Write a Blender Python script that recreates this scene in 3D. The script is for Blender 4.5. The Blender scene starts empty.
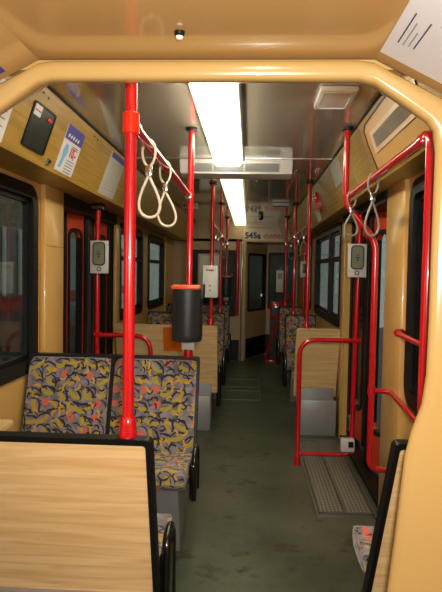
import bpy, bmesh, math, random
from mathutils import Vector, Matrix
random.seed(4)
PI=math.pi
SC=bpy.context.scene
COL=SC.collection
# ---------------------------------------------------------------- camera
F=560.0; CZ=1.37
yaw,pitch,roll=math.radians(2.9185),math.radians(2.5053),math.radians(1.0)
fw=Vector((-math.sin(yaw)*math.cos(pitch),math.cos(yaw)*math.cos(pitch),-math.sin(pitch)))
rt=Vector((math.cos(yaw),math.sin(yaw),0)); up=rt.cross(fw)
r2=rt*math.cos(roll)+up*math.sin(roll); u2=-rt*math.sin(roll)+up*math.cos(roll)
cd=bpy.data.cameras.new('camera'); cam=bpy.data.objects.new('camera',cd); COL.objects.link(cam)
cam.matrix_world=Matrix(((r2.x,u2.x,-fw.x,0),(r2.y,u2.y,-fw.y,0),(r2.z,u2.z,-fw.z,CZ),(0,0,0,1)))
cd.sensor_fit='VERTICAL'; cd.sensor_height=24.0; cd.lens=24.0*F/592.0; cd.clip_start=0.02
SC.camera=cam
# ---------------------------------------------------------------- world, lights, exposure
w=bpy.data.worlds.new('depot_night'); SC.world=w; w.use_nodes=True
w.node_tree.nodes['Background'].inputs[0].default_value=(.52,.56,.54,1)
w.node_tree.nodes['Background'].inputs[1].default_value=0.75
SC.view_settings.view_transform='Standard'; SC.view_settings.look='None'
SC.view_settings.gamma=1.0; SC.view_settings.use_curve_mapping=False
SC.view_settings.exposure=0.0
def area_light(name,loc,rot,sx,sy,power,color):
    l=bpy.data.lights.new(name,'AREA'); l.shape='RECTANGLE'; l.size=sx; l.size_y=sy; l.energy=power; l.color=color
    o=bpy.data.objects.new(name,l); o.location=loc; o.rotation_euler=rot; COL.objects.link(o); return o
area_light('camera_flash',(0.04,0.0,1.45),(math.radians(88),0,math.radians(2)),.05,.03,26.0,(1,.97,.92))
area_light('vestibule_lamp',(-.1,-.35,1.84),(0,0,0),.5,.3,1.5,(1,.93,.80))
EMIT=15.0
# ---------------------------------------------------------------- materials
def newmat(name):
    m=bpy.data.materials.new(name); m.use_nodes=True
    nt=m.node_tree; b=nt.nodes['Principled BSDF']; return m,nt,b
def lin(c):
    return tuple(((x/255)/12.92 if x/255<=.04045 else ((x/255+.055)/1.055)**2.4) for x in c)+(1,)
def N(nt,t,**k):
    n=nt.nodes.new(t)
    for a,v in k.items():
        if a.startswith('i_'):
            key=a[2:]; key=int(key) if key.isdigit() else key
            n.inputs[key].default_value=v
        else: setattr(n,a,v)
    return n
def plain(name,c,rough=.4,metal=0,spec=.5,coat=0,var=0.0,vscale=6,bump=0,bscale=60):
    m,nt,b=newmat(name)
    b.inputs['Base Color'].default_value=lin(c); b.inputs['Roughness'].default_value=rough
    b.inputs['Metallic'].default_value=metal; b.inputs['Specular IOR Level'].default_value=spec
    b.inputs['Coat Weight'].default_value=coat; b.inputs['Coat Roughness'].default_value=.06
    tc=N(nt,'ShaderNodeTexCoord')
    if var:
        nz=N(nt,'ShaderNodeTexNoise'); nz.inputs['Scale'].default_value=vscale; nz.inputs['Detail'].default_value=5
        nt.links.new(tc.outputs['Object'],nz.inputs['Vector'])
        mx=N(nt,'ShaderNodeMix',data_type='RGBA')
        a=lin(c); mx.inputs[6].default_value=tuple(x*(1-var) for x in a[:3])+(1,); mx.inputs[7].default_value=tuple(min(1,x*(1+var)) for x in a[:3])+(1,)
        nt.links.new(nz.outputs[0],mx.inputs[0]); nt.links.new(mx.outputs[2],b.inputs['Base Color'])
    if bump:
        nz=N(nt,'ShaderNodeTexNoise'); nz.inputs['Scale'].default_value=bscale
        nt.links.new(tc.outputs['Object'],nz.inputs['Vector'])
        bp=N(nt,'ShaderNodeBump'); bp.inputs['Strength'].default_value=bump; bp.inputs['Distance'].default_value=.01
        nt.links.new(nz.outputs[0],bp.inputs['Height']); nt.links.new(bp.outputs[0],b.inputs['Normal'])
    return m
def wood(name,c1,c2,rough=.35,along='x'):
    m,nt,b=newmat(name); uv=N(nt,'ShaderNodeUVMap')
    mp=N(nt,'ShaderNodeMapping'); mp.inputs['Scale'].default_value=(1.6,34,1) if along=='x' else (22,1.2,1)
    nt.links.new(uv.outputs[0],mp.inputs[0])
    nz=N(nt,'ShaderNodeTexNoise'); nz.inputs['Scale'].default_value=1.6; nz.inputs['Detail'].default_value=6; nz.inputs['Distortion'].default_value=.8
    nt.links.new(mp.outputs[0],nz.inputs['Vector'])
    cr=N(nt,'ShaderNodeValToRGB'); cr.color_ramp.elements[0].position=.35; cr.color_ramp.elements[1].position=.62
    cr.color_ramp.elements[0].color=lin(c1); cr.color_ramp.elements[1].color=lin(c2)
    nt.links.new(nz.outputs[0],cr.inputs[0]); nt.links.new(cr.outputs[0],b.inputs['Base Color'])
    b.inputs['Roughness'].default_value=rough
    return m
def emit(name,c,s):
    m,nt,b=newmat(name); b.inputs['Base Color'].default_value=lin(c)
    b.inputs['Emission Color'].default_value=lin(c); b.inputs['Emission Strength'].default_value=s; return m
M={}
M['tan']=plain('tan gloss paint',(196,162,100),.22,coat=.5,var=.04)
M['tan_wall']=plain('tan wall panel',(214,172,100),.3,coat=.2,var=.05)
M['cream']=plain('cream end wall',(205,178,135),.4)
M['signwhite']=plain('pale sign panel',(225,205,180),.3)
M['wood']=wood('light beech laminate',(222,184,124),(240,208,154))
M['wood_dark']=wood('golden oak laminate',(154,120,42),(178,142,58),.4)
M['ceiling']=plain('glossy grey beige ceiling',(204,199,184),.10,coat=1.0,spec=.7)
M['ceiling_near']=plain('glossy ochre ceiling',(190,152,96),.2,coat=.6)
M['red']=plain('red enamel',(200,16,32),.2,coat=.6,spec=.6)
M['redorange']=plain('orange red collar',(225,45,20),.3)
M['lid']=plain('orange plastic lid',(232,98,50),.35)
M['door_orange']=plain('orange red door paint',(205,66,26),.35)
M['black']=plain('black rubber',(12,12,13),.45,spec=.35)
M['blackgloss']=plain('glossy black plastic',(14,14,16),.22,coat=.4)
M['bin']=plain('charcoal plastic',(42,46,50),.35,bump=.15,bscale=300)
M['grey']=plain('grey painted steel',(160,162,162),.4,metal=.3,var=.08,vscale=20)
M['lightgrey']=plain('light grey plastic',(205,205,200),.4)
M['slot']=plain('grey louvre',(150,152,150),.5)
M['white']=plain('white plastic',(246,246,242),.35)
M['paper']=plain('white paper',(222,222,226),.6)
M['greypaper']=plain('grey printed paper',(190,190,180),.6)
M['blue']=plain('blue violet print',(70,68,165),.5)
M['skyblue']=plain('sky blue print',(120,180,225),.5)
M['ink']=plain('dark ink',(60,60,90),.6)
M['redink']=plain('red ink',(190,60,60),.6)
M['chrome']=plain('chrome',(215,215,215),.15,metal=1)
M['alu']=plain('brushed aluminium',(150,150,145),.35,metal=.8,var=.15,vscale=40)
M['orange']=plain('orange sheet',(225,112,14),.45)
M['screen']=plain('dark green black recess',(34,40,34),.3)
M['lcd']=plain('grey green button',(120,124,98),.35)
M['strap']=plain('off white strap',(215,205,185),.45)
M['strapshade']=plain('shade-grey strap',(150,145,135),.45)  # darker copy of the off-white strap, right-side shade put into its colour
M['lens']=emit('warm fluorescent diffuser',(255,244,214),EMIT)
M['lens_far']=emit('dimmer fluorescent diffuser',(255,246,200),2.2)
M['ground']=plain('depot concrete',(120,130,132),.7,var=.2,vscale=2)
M['maroon']=plain('maroon grey carriage',(110,90,92),.3,var=.25,vscale=3)
M['piping']=plain('dark grey edging',(58,58,58),.45)
# floor
m,nt,b=newmat('dark speckled vinyl floor'); M['floor']=m
tc=N(nt,'ShaderNodeTexCoord')
n1=N(nt,'ShaderNodeTexNoise'); n1.inputs['Scale'].default_value=2.2; n1.inputs['Detail'].default_value=8; n1.inputs['Roughness'].default_value=.65
n2=N(nt,'ShaderNodeTexNoise'); n2.inputs['Scale'].default_value=120; n2.inputs['Detail'].default_value=2
n3=N(nt,'ShaderNodeTexNoise'); n3.inputs['Scale'].default_value=9; n3.inputs['Detail'].default_value=3
for n in (n1,n2,n3): nt.links.new(tc.outputs['Object'],n.inputs['Vector'])
cr=N(nt,'ShaderNodeValToRGB'); cr.color_ramp.elements[0].position=.3; cr.color_ramp.elements[1].position=.7
cr.color_ramp.elements[0].color=lin((66,74,58)); cr.color_ramp.elements[1].color=lin((108,114,94)); nt.links.new(n1.outputs[0],cr.inputs[0])
st=N(nt,'ShaderNodeValToRGB'); st.color_ramp.elements[0].position=.58; st.color_ramp.elements[1].position=.70
nt.links.new(n3.outputs[0],st.inputs[0])
mx=N(nt,'ShaderNodeMix',data_type='RGBA'); mx.inputs[7].default_value=lin((66,64,56)); nt.links.new(st.outputs[0],mx.inputs[0]); nt.links.new(cr.outputs[0],mx.inputs[6])
m2=N(nt,'ShaderNodeMix',data_type='RGBA',blend_type='MULTIPLY'); m2.inputs[0].default_value=.5
nt.links.new(mx.outputs[2],m2.inputs[6]); nt.links.new(n2.outputs[0],m2.inputs[7]); nt.links.new(m2.outputs[2],b.inputs['Base Color'])
b.inputs['Roughness'].default_value=.42
# tread plate
m,nt,b=newmat('ribbed step plate'); M['tread']=m
tc=N(nt,'ShaderNodeTexCoord'); wv=N(nt,'ShaderNodeTexChecker'); wv.inputs['Scale'].default_value=62
mp=N(nt,'ShaderNodeMapping'); mp.inputs['Rotation'].default_value=(0,0,PI/4); nt.links.new(tc.outputs['Object'],mp.inputs[0]); nt.links.new(mp.outputs[0],wv.inputs['Vector'])
wv.inputs['Color1'].default_value=lin((150,148,136)); wv.inputs['Color2'].default_value=lin((96,94,82))
nt.links.new(wv.outputs[0],b.inputs['Base Color']); b.inputs['Metallic'].default_value=.3; b.inputs['Roughness'].default_value=.42
# brick
m,nt,b=newmat('brown brick'); M['brick']=m
tc=N(nt,'ShaderNodeTexCoord'); mp=N(nt,'ShaderNodeMapping'); mp.inputs['Rotation'].default_value=(PI/2,0,PI/2)
uv=N(nt,'ShaderNodeUVMap'); br=N(nt,'ShaderNodeTexBrick'); br.inputs['Scale'].default_value=3; br.inputs['Color1'].default_value=lin((150,118,86)); br.inputs['Color2'].default_value=lin((112,92,74)); br.inputs['Mortar'].default_value=lin((140,134,120))
nt.links.new(uv.outputs[0],br.inputs['Vector']); nt.links.new(br.outputs[0],b.inputs['Base Color'])
# glass
m,nt,b=newmat('window glass'); M['glass']=m
nt.nodes.remove(b); out=[n for n in nt.nodes if n.type=='OUTPUT_MATERIAL'][0]
tr=N(nt,'ShaderNodeBsdfTransparent'); tr.inputs[0].default_value=(.80,.86,.82,1); gl=N(nt,'ShaderNodeBsdfGlossy'); gl.inputs['Roughness'].default_value=.02
lw=N(nt,'ShaderNodeLayerWeight'); pw=N(nt,'ShaderNodeMath',operation='POWER'); pw.inputs[1].default_value=4.0; fr=N(nt,'ShaderNodeMath',operation='MULTIPLY_ADD'); fr.inputs[1].default_value=.7; fr.inputs[2].default_value=.03; mxs=N(nt,'ShaderNodeMixShader')
nt.links.new(lw.outputs['Facing'],pw.inputs[0]); nt.links.new(pw.outputs[0],fr.inputs[0]); nt.links.new(fr.outputs[0],mxs.inputs[0]); nt.links.new(tr.outputs[0],mxs.inputs[1]); nt.links.new(gl.outputs[0],mxs.inputs[2]); nt.links.new(mxs.outputs[0],out.inputs[0])
# seat fabric
def fabric():
    m,nt,b=newmat('patterned seat plush'); L=nt.links.new
    uv=N(nt,'ShaderNodeUVMap')
    nz=N(nt,'ShaderNodeTexNoise'); nz.inputs['Scale'].default_value=25; nz.inputs['Detail'].default_value=2; L(uv.outputs[0],nz.inputs['Vector'])
    def math_(op,a,b_=None,c=None):
        n=N(nt,'ShaderNodeMath',operation=op)
        for i,v in enumerate((a,b_,c)):
            if v is None: continue
            if isinstance(v,(int,float)): n.inputs[i].default_value=v
            else: L(v,n.inputs[i])
        return n.outputs[0]
    # warp
    wn=N(nt,'ShaderNodeVectorMath',operation='MULTIPLY_ADD'); L(nz.outputs['Color'],wn.inputs[0]); wn.inputs[1].default_value=(.022,.022,0); L(uv.outputs[0],wn.inputs[2])
    def layer(scale,off,x_stretch,r1,r2,shift,seedmul,lo=0,hi=1):
        ad=N(nt,'ShaderNodeVectorMath',operation='ADD'); L(wn.outputs[0],ad.inputs[0]); ad.inputs[1].default_value=off
        sc=N(nt,'ShaderNodeVectorMath',operation='SCALE'); L(ad.outputs[0],sc.inputs[0]); sc.inputs['Scale'].default_value=scale
        vo=N(nt,'ShaderNodeTexVoronoi',voronoi_dimensions='2D',feature='F1'); vo.inputs['Scale'].default_value=1; vo.inputs['Randomness'].default_value=.55; L(sc.outputs[0],vo.inputs['Vector'])
        sb=N(nt,'ShaderNodeVectorMath',operation='SUBTRACT'); L(sc.outputs[0],sb.inputs[0]); L(vo.outputs['Position'],sb.inputs[1])
        sp=N(nt,'ShaderNodeSeparateColor'); L(vo.outputs['Color'],sp.inputs[0])
        ang=math_('MULTIPLY_ADD',sp.outputs[0],2.2*seedmul,-.9)
        ro=N(nt,'ShaderNodeVectorRotate',rotation_type='Z_AXIS'); L(sb.outputs[0],ro.inputs['Vector']); L(ang,ro.inputs['Angle'])
        st=N(nt,'ShaderNodeVectorMath',operation='MULTIPLY'); L(ro.outputs[0],st.inputs[0]); st.inputs[1].default_value=(1/x_stretch,1,0)
        l1=N(nt,'ShaderNodeVectorMath',operation='LENGTH'); L(st.outputs[0],l1.inputs[0])
        a2=N(nt,'ShaderNodeVectorMath',operation='ADD'); L(st.outputs[0],a2.inputs[0]); a2.inputs[1].default_value=shift
        l2=N(nt,'ShaderNodeVectorMath',operation='LENGTH'); L(a2.outputs[0],l2.inputs[0])
        ins=math_('LESS_THAN',l1.outputs['Value'],r1); o2=math_('GREATER_THAN',l2.outputs['Value'],r2)
        g=math_('MULTIPLY',ins,o2)
        s1=math_('GREATER_THAN',sp.outputs[1],lo); s2=math_('LESS_THAN',sp.outputs[1],hi)
        return math_('MULTIPLY',g,math_('MULTIPLY',s1,s2))
    base=N(nt,'ShaderNodeValToRGB'); base.color_ramp.elements[0].position=.38; base.color_ramp.elements[1].position=.62
    base.color_ramp.elements[0].color=lin((106,102,108)); base.color_ramp.elements[1].color=lin((150,138,150)); L(nz.outputs[0],base.inputs[0])
    cur=base.outputs[0]
    def over(cur,mask,col):
        mx=N(nt,'ShaderNodeMix',data_type='RGBA'); L(mask,mx.inputs[0]); L(cur,mx.inputs[6]); mx.inputs[7].default_value=lin(col); return mx.outputs[2]
    cur=over(cur,layer(17,(.31,.17,0),1.6,.32,.35,(0,.17,0),1),(52,56,64))
    cur=over(cur,layer(14,(0,0,0),1.7,.33,.30,(0,-.26,0),1,0,.72),(176,156,52))
    cur=over(cur,layer(14,(0,0,0),1.7,.34,.35,(.05,.14,0),1,0,.72),(34,32,38))
    cur=over(cur,layer(14,(0,0,0),1.05,.26,.05,(0,0,0),1,.72,1),(214,104,82))
    cur=over(cur,layer(27,(.11,.05,0),1.5,.30,.26,(0,.2,0),2,.55,1),(40,28,26))
    cur=over(cur,layer(24,(.07,.35,0),1.7,.26,.2,(0,.2,0),3,.7,1),(206,160,60))
    L(cur,b.inputs['Base Color']); b.inputs['Roughness'].default_value=.85; b.inputs['Sheen Weight'].default_value=.3
    return m
M['fabric']=fabric()
# ---------------------------------------------------------------- mesh helpers
class MB:
    def __init__(s): s.bm=bmesh.new()
    def box(s,x0,x1,y0,y1,z0,z1,bev=0,seg=2):
        r=bmesh.ops.create_cube(s.bm,size=1); vs=r['verts']
        for v in vs:
            v.co=Vector(((x0+x1)/2+v.co.x*(x1-x0),(y0+y1)/2+v.co.y*(y1-y0),(z0+z1)/2+v.co.z*(z1-z0)))
        if bev:
            es=list({e for v in vs for e in v.link_edges})
            bmesh.ops.bevel(s.bm,geom=es,offset=bev,segments=seg,affect='EDGES',profile=.5)
        return s
    def prism(s,pts,place,t0,t1,bev=0,seg=2):      # closed outline, any plane
        a=[s.bm.verts.new(place(p[0],p[1],t0)) for p in pts]; b=[s.bm.verts.new(place(p[0],p[1],t1)) for p in pts]
        fs=[s.bm.faces.new(a),s.bm.faces.new(list(reversed(b)))]
        n=len(pts)
        for i in range(n): fs.append(s.bm.faces.new((a[i],b[i],b[(i+1)%n],a[(i+1)%n])))
        if bev:
            es=list({e for f in fs[:2] for e in f.edges})
            bmesh.ops.bevel(s.bm,geom=es,offset=bev,segments=seg,affect='EDGES',profile=.5)
        return s
    def ring(s,outer,inner,place,t0,t1):
        V=[[s.bm.verts.new(place(p[0],p[1],t)) for p in L] for L in (outer,inner) for t in (t0,t1)]
        n=len(outer); o0,o1,i0,i1=V
        for i in range(n):
            j=(i+1)%n
            for q in ((o0[i],o0[j],i0[j],i0[i]),(o1[j],o1[i],i1[i],i1[j]),(o0[j],o0[i],o1[i],o1[j]),(i0[i],i0[j],i1[j],i1[i])):
                s.bm.faces.new(q)
        return s
    def tube(s,pts,r,n=14,closed=False,caps=True,flat=1.0):
        P=[Vector(p) for p in pts]; rings=[]; m=len(P); prev=None
        for i in range(m):
            if closed: t=(P[(i+1)%m]-P[i-1])
            else: t=(P[min(i+1,m-1)]-P[max(i-1,0)])
            t.normalize()
            if prev is None:
                a=Vector((0,0,1)) if abs(t.z)<.9 else Vector((0,1,0)); u=t.cross(a).normalized()
            else:
                u=(prev-t*prev.dot(t)).normalized()
            prev=u; v=t.cross(u); rr=r[i] if isinstance(r,(list,tuple)) else r
            rings.append([s.bm.verts.new(P[i]+(u*math.cos(k*2*PI/n)+v*math.sin(k*2*PI/n)*flat)*rr) for k in range(n)])
        for i in range(m if closed else m-1):
            A,B=rings[i],rings[(i+1)%m]
            for k in range(n): s.bm.faces.new((A[k],A[(k+1)%n],B[(k+1)%n],B[k]))
        if not closed and caps: s.bm.faces.new(list(reversed(rings[0]))); s.bm.faces.new(rings[-1])
        return s
    def lathe(s,c,prof,n=28):    # prof [(r,z)] around vertical axis at c
        rings=[[s.bm.verts.new((c[0]+max(r,1e-4)*math.cos(k*2*PI/n),c[1]+max(r,1e-4)*math.sin(k*2*PI/n),c[2]+z)) for k in range(n)] for r,z in prof]
        for A,B in zip(rings,rings[1:]):
            for k in range(n): s.bm.faces.new((A[k],A[(k+1)%n],B[(k+1)%n],B[k]))
        s.bm.faces.new(list(reversed(rings[0]))); s.bm.faces.new(rings[-1]); return s
    def quadpatch(s,c4,th):      # thin sheet with thickness from 4 corners
        c=[Vector(p) for p in c4]; nrm=(c[1]-c[0]).cross(c[3]-c[0]).normalized()*th
        a=[s.bm.verts.new(p) for p in c]; b=[s.bm.verts.new(p+nrm) for p in c]
        s.bm.faces.new(a); s.bm.faces.new(list(reversed(b)))
        for i in range(4): s.bm.faces.new((a[i],b[i],b[(i+1)%4],a[(i+1)%4]))
        return s
ROOTLOC={}
def build(name,mb,mat,parent=None,label=None,sharp=35):
    bm=mb.bm; bmesh.ops.recalc_face_normals(bm,faces=bm.faces)
    uvl=bm.loops.layers.uv.new('UVMap')
    for f in bm.faces:
        f.smooth=True; n=f.normal; ax=max(range(3),key=lambda i:abs(n[i]))
        for l in f.loops:
            c=l.vert.co; l[uvl].uv=(c.y,c.z) if ax==0 else (c.x,c.z) if ax==1 else (c.x,c.y)
    for e in bm.edges:
        if len(e.link_faces)==2 and e.calc_face_angle(0)>math.radians(sharp): e.smooth=False
    root=parent; off=Vector((0,0,0))
    if parent is not None: off=ROOTLOC[parent.name]
    else:
        off=Vector([ (min(v.co[i] for v in bm.verts)+max(v.co[i] for v in bm.verts))/2 if i<2 else min(v.co[2] for v in bm.verts) for i in range(3)])
    for v in bm.verts: v.co-=off
    me=bpy.data.meshes.new(name); bm.to_mesh(me); bm.free(); me.materials.append(M[mat] if isinstance(mat,str) else mat)
    o=bpy.data.objects.new(name,me); COL.objects.link(o)
    if parent is not None: o.parent=parent; ROOTLOC[o.name]=off
    else: o.location=off; ROOTLOC[o.name]=off
    if label: o['label']=label
    return o
def tag(o,label,cat,group=None,kind=None):
    o['label']=label; o['category']=cat
    if group: o['group']=group
    if kind: o['kind']=kind
    return o
def thing(name,loc,label,cat,group=None):
    o=bpy.data.objects.new(name,None); o.empty_display_size=.05; COL.objects.link(o); o.location=loc
    ROOTLOC[o.name]=Vector(loc); return tag(o,label,cat,group)
def struct(name,mb,mat,label=None,sharp=35,parent=None):
    o=build(name,mb,mat,parent,sharp=sharp); 
    if parent is None: o['kind']='structure'
    if label: o['label']=label
    return o
def copy_tree(o,parent=None):
    c=o.copy(); COL.objects.link(c)
    if parent: c.parent=parent
    for ch in list(o.children): copy_tree(ch,c)
    return c
def fillet(pts,r,n=6):
    P=[Vector(p) for p in pts]; out=[P[0]]
    for i in range(1,len(P)-1):
        a,b,c=P[i-1],P[i],P[i+1]; d1=(a-b); d2=(c-b); q=min(r,d1.length*.49,d2.length*.49)
        s_=b+d1.normalized()*q; e=b+d2.normalized()*q
        for k in range(n+1):
            t=k/n; out.append(s_*(1-t)**2+b*2*t*(1-t)+e*t*t)
    out.append(P[-1]); return out
def rr(a0,a1,b0,b1,r,n=6):
    out=[]
    for cx,cy,s in ((a1-r,b1-r,0),(a0+r,b1-r,1),(a0+r,b0+r,2),(a1-r,b0+r,3)):
        for k in range(n+1):
            t=(s+k/n)*PI/2; out.append((cx+r*math.cos(t),cy+r*math.sin(t)))
    return out
YZ=lambda a,b,t:Vector((t,a,b))
XZ=lambda a,b,t:Vector((a,t,b))
XY=lambda a,b,t:Vector((a,b,t))
# ---------------------------------------------------------------- structure
WL,WR=-1.2,.78; YN,YE=1.34,8.6; H=2.13
LA,LB=(-.85,2.13),(-.955,1.83); RA,RB=(.53,2.13),(.635,1.83)
b=MB(); b.box(-1.35,.95,-1.2,9.6,-.06,0); struct('floor',b,'floor')
b=MB(); b.box(-.862,.542,YN-.05,YE,H,H+.04); struct('ceiling',b,'ceiling')
# ceiling seam strip and edge gaskets
b=MB(); b.box(-.85,.53,3.795,3.805,H-.004,H+.005); struct('trim_1',b,'chrome')
b=MB(); b.box(-.868,-.850,YN,YE,H-.012,H+.03); struct('trim_2',b,'black')
b=MB(); b.box(.530,.548,YN,YE,H-.012,H+.03); struct('trim_3',b,'black')
def cove(name,A,B,y0,y1,mat):
    sgn=-1 if A[0]<0 else 1
    # panel slab + bottom return + soffit out to wall
    W_=WL if sgn<0 else WR
    pts=[A,B,(W_+sgn*.06,1.83+.02),(W_+sgn*.06,1.87),(B[0]+sgn*.02,1.87),(A[0]+sgn*.03,H+.03)]
    b=MB(); b.prism(pts,XZ,y0,y1); struct(name,b,mat)
cove('wall_left_upper',LA,LB,YN,YE,'wood_dark')
cove('wall_right_upper',RA,RB,YN,YE,'wood_dark')
wincount=[0]
def side_wall(name,X,sgn,cells):
    """cells: (y0,y1,kind,params)"""
    b=MB(); t0,t1=X,X+sgn*.05
    for y0,y1,k,*p in cells:
        if k=='solid': b.box(min(t0,t1),max(t0,t1),y0,y1,0,1.9)
        elif k=='win':
            z0,z1,m_=p
            b.ring(rr(y0,y1,0,1.9,.001),rr(y0+m_,y1-m_,z0,z1,.09),YZ,t0,t1)
    o=struct(name,b,'tan_wall')
def window(X,sgn,y0,y1,z0,z1,fw,mull=(),trans=None,r=.11):
    wincount[0]+=1
    b=MB(); b.ring(rr(y0,y1,z0,z1,r),rr(y0+fw,y1-fw,z0+fw,z1-fw,max(.02,r-fw)),YZ,X-sgn*.014,X+sgn*.045)
    # inner sealing lip
    b.ring(rr(y0+fw*.8,y1-fw*.8,z0+fw*.8,z1-fw*.8,max(.03,r-fw*.8)),rr(y0+fw*1.35,y1-fw*1.35,z0+fw*1.35,z1-fw*1.35,max(.02,r-fw*1.35)),YZ,X+sgn*.012,X+sgn*.04)
    for y in mull: b.box(min(X-sgn*.01,X+sgn*.04),max(X-sgn*.01,X+sgn*.04),y-.03,y+.03,z0+fw*.9,z1-fw*.9)
    if trans:
        b.box(min(X-sgn*.012,X+sgn*.04),max(X-sgn*.012,X+sgn*.04),y0+fw*.9,y1-fw*.9,trans-.02,trans+.02)
    o=struct('window_%d'%wincount[0],b,'black')
    g=MB(); g.box(min(X+sgn*.022,X+sgn*.028),max(X+sgn*.022,X+sgn*.028),y0+fw*.7,y1-fw*.7,z0+fw*.7,z1-fw*.7)
    build('pane',g,'glass',o)
side_wall('wall_left',WL,-1,[(YN-.05,3.12,'win',.84,1.78,.06),(3.12,3.46,'solid'),(5.0,6.2,'win',.95,1.78,.06),(6.2,6.5,'solid'),(6.5,7.72,'win',.95,1.78,.06),(7.72,YE+.9,'solid')])
side_wall('wall_right',WR,1,[(YN-.05,2.80,'win',.78,1.80,.06),(2.80,3.2,'solid'),(4.625,4.8,'solid'),(4.8,6.72,'win',.95,1.80,.06),(6.72,7.1,'solid'),(7.1,8.0,'win',.95,1.80,.06),(8.0,YE+.9,'solid')])
window(WL,-1,1.40,3.09,.80,1.82,.07)
window(WL,-1,5.04,6.18,.90,1.80,.07,trans=1.48)
window(WL,-1,6.52,7.70,.90,1.80,.07,trans=1.48)
window(WR,1,1.40,2.78,.74,1.82,.07)
window(WR,1,4.82,6.70,.90,1.82,.07,mull=(5.55,),trans=1.50)
window(WR,1,7.12,7.98,.90,1.82,.07,trans=1.50)
# inner pillars beside the doors
b=MB(); b.box(WL,WL+.035,3.14,3.46,0,1.87,.012); struct('trim_4',b,'tan_wall')
b=MB(); b.box(.757,WR+.01,2.84,3.2,0,1.87,.012); struct('trim_5',b,'tan_wall')
b=MB(); b.box(WL,WL+.03,4.86,5.0,0,1.87,.01); struct('trim_6',b,'tan_wall')
b=MB(); b.box(.768,WR,4.64,4.80,0,1.87,.004); struct('trim_7',b,'tan_wall')
b=MB(); b.box(WL,WL+.03,7.75,8.5,0.5,1.87,.01); struct('trim_8',b,'tan_wall')
# lateral seam on pillar
b=MB(); b.box(WL+.034,WL+.037,3.16,3.44,1.498,1.503); struct('trim_9',b,'wood_dark')
# door surrounds: black lintel
b=MB(); b.box(WL-.12,WL+.03,3.46,4.86,1.76,1.87); struct('trim_10',b,'black')
b=MB(); b.box(WR-.03,WR+.14,3.2,4.64,1.78,1.87); struct('trim_11',b,'black')
b=MB(); b.box(WR-.01,WR+.17,3.2,4.64,0,.035,.004); struct('trim_16',b,'black')
b=MB(); b.box(WL-.15,WL+.02,3.46,4.86,0,.035,.004); struct('trim_17',b,'black')
b=MB(); b.box(WR+.05,WR+.16,4.625,4.70,0,1.9); b.box(WR+.05,WR+.16,3.12,3.21,0,1.9); struct('trim_18',b,'black')
b=MB(); b.box(WL-.16,WL-.005,4.85,4.95,0,1.9); b.box(WL-.16,WL-.05,3.38,3.47,0,1.9); struct('trim_19',b,'black')
# folding doors
doorn=[0]
def door_leaf(X,sgn,ya,yb,da,db):
    """leaf from ya..yb; x offset da at ya, db at yb"""
    doorn[0]+=1
    L=math.hypot(yb-ya,db-da); 
    def pl(a,b_,t):
        u=a/L; y=ya+(yb-ya)*u; x=X+sgn*(da+(db-da)*u); nx=(yb-ya)/L; ny=-(db-da)/L
        return Vector((x+sgn*t*nx,y+ny*t,b_))
    b=MB(); b.ring(rr(.028,L-.028,.06,1.78,.01),rr(.078,L-.078,.30,1.66,.07),pl,0,.03)
    b.ring(rr(.078,L-.078,.30,1.66,.07),rr(.09,L-.09,.32,1.64,.06),pl,-.004,.034)
    o=struct('door_%d'%doorn[0],b,'door_orange')
    g=MB(); g.prism(rr(.08,L-.08,.31,1.65,.06),pl,.012,.018); build('door_glass',g,'glass',o)
    e=MB(); e.ring(rr(.072,L-.072,.297,1.663,.07),rr(.092,L-.092,.322,1.638,.05),pl,-.010,.036); build('window_seal',e,'black',o)
    for a in (0,L-.042):
        e=MB(); e.prism(rr(a,a+.042,.045,1.78,.008),pl,-.012,.042); build('edge_seal',e,'black',o)
for X,sgn,y0,y1 in ((WL-.03,-1,3.48,4.84),(WR+.05,1,3.22,4.62)):
    q=(y1-y0)/4
    for i in range(4):
        da,db=((0,.07) if i%2==0 else (.07,0))
        door_leaf(X,sgn,y0+q*i+.003,y0+q*(i+1)-.003,da,db)
# step wells
def step(name_y0,x0,x1,y0,y1,label):
    t=thing('step_plate',((x0+x1)/2,(y0+y1)/2,0),label,'step plate')
    xm=(x0+x1)/2+.0
    s=1 if x0>0 else -1
    for a,c in ((x0+.035,xm-.008),(xm+.008,x1-.03)):
        b=MB(); b.box(a,c,y0+.06,y1-.05,-.001,.006,.002); build('ribbed_panel',b,'tread',t)
    b=MB(); b.ring(rr(x0,x1,y0,y1,.01),rr(x0+.012,x1-.012,y0+.012,y1-.012,.01),XY,-.001,.009)
    b.ring(rr(x0+.022,x1-.02,y0+.04,y1-.03,.01),rr(x0+.034,x1-.03,y0+.055,y1-.045,.01),XY,-.001,.010)
    b.box(xm-.006,xm+.006,y0+.05,y1-.04,-.001,.009); build('metal_edging',b,'alu',t)
step(0,.40,.745,3.12,4.58,'ribbed metal step plate in the floor by the right-hand door')
step(0,-1.16,-.80,3.52,4.66,'ribbed metal step plate by the left-hand door behind the double seat')
# floor hatch
t=thing('floor_hatch',(-.07,6.5,0),'flush floor hatch with thin metal edging in the middle of the aisle','hatch')
b=MB(); b.ring(rr(-.30,.14,5.95,7.1,.01),rr(-.292,.132,5.962,7.085,.01),XY,-.001,.003)
b.box(-.295,.135,6.40,6.415,-.001,.003); b.box(-.295,.135,6.62,6.632,-.001,.003); build('metal_edging',b,'alu',t)
b=MB(); b.box(-.29,.13,5.965,7.08,-.001,.0012); build('hatch_cover',b,'floor',t)
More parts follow.
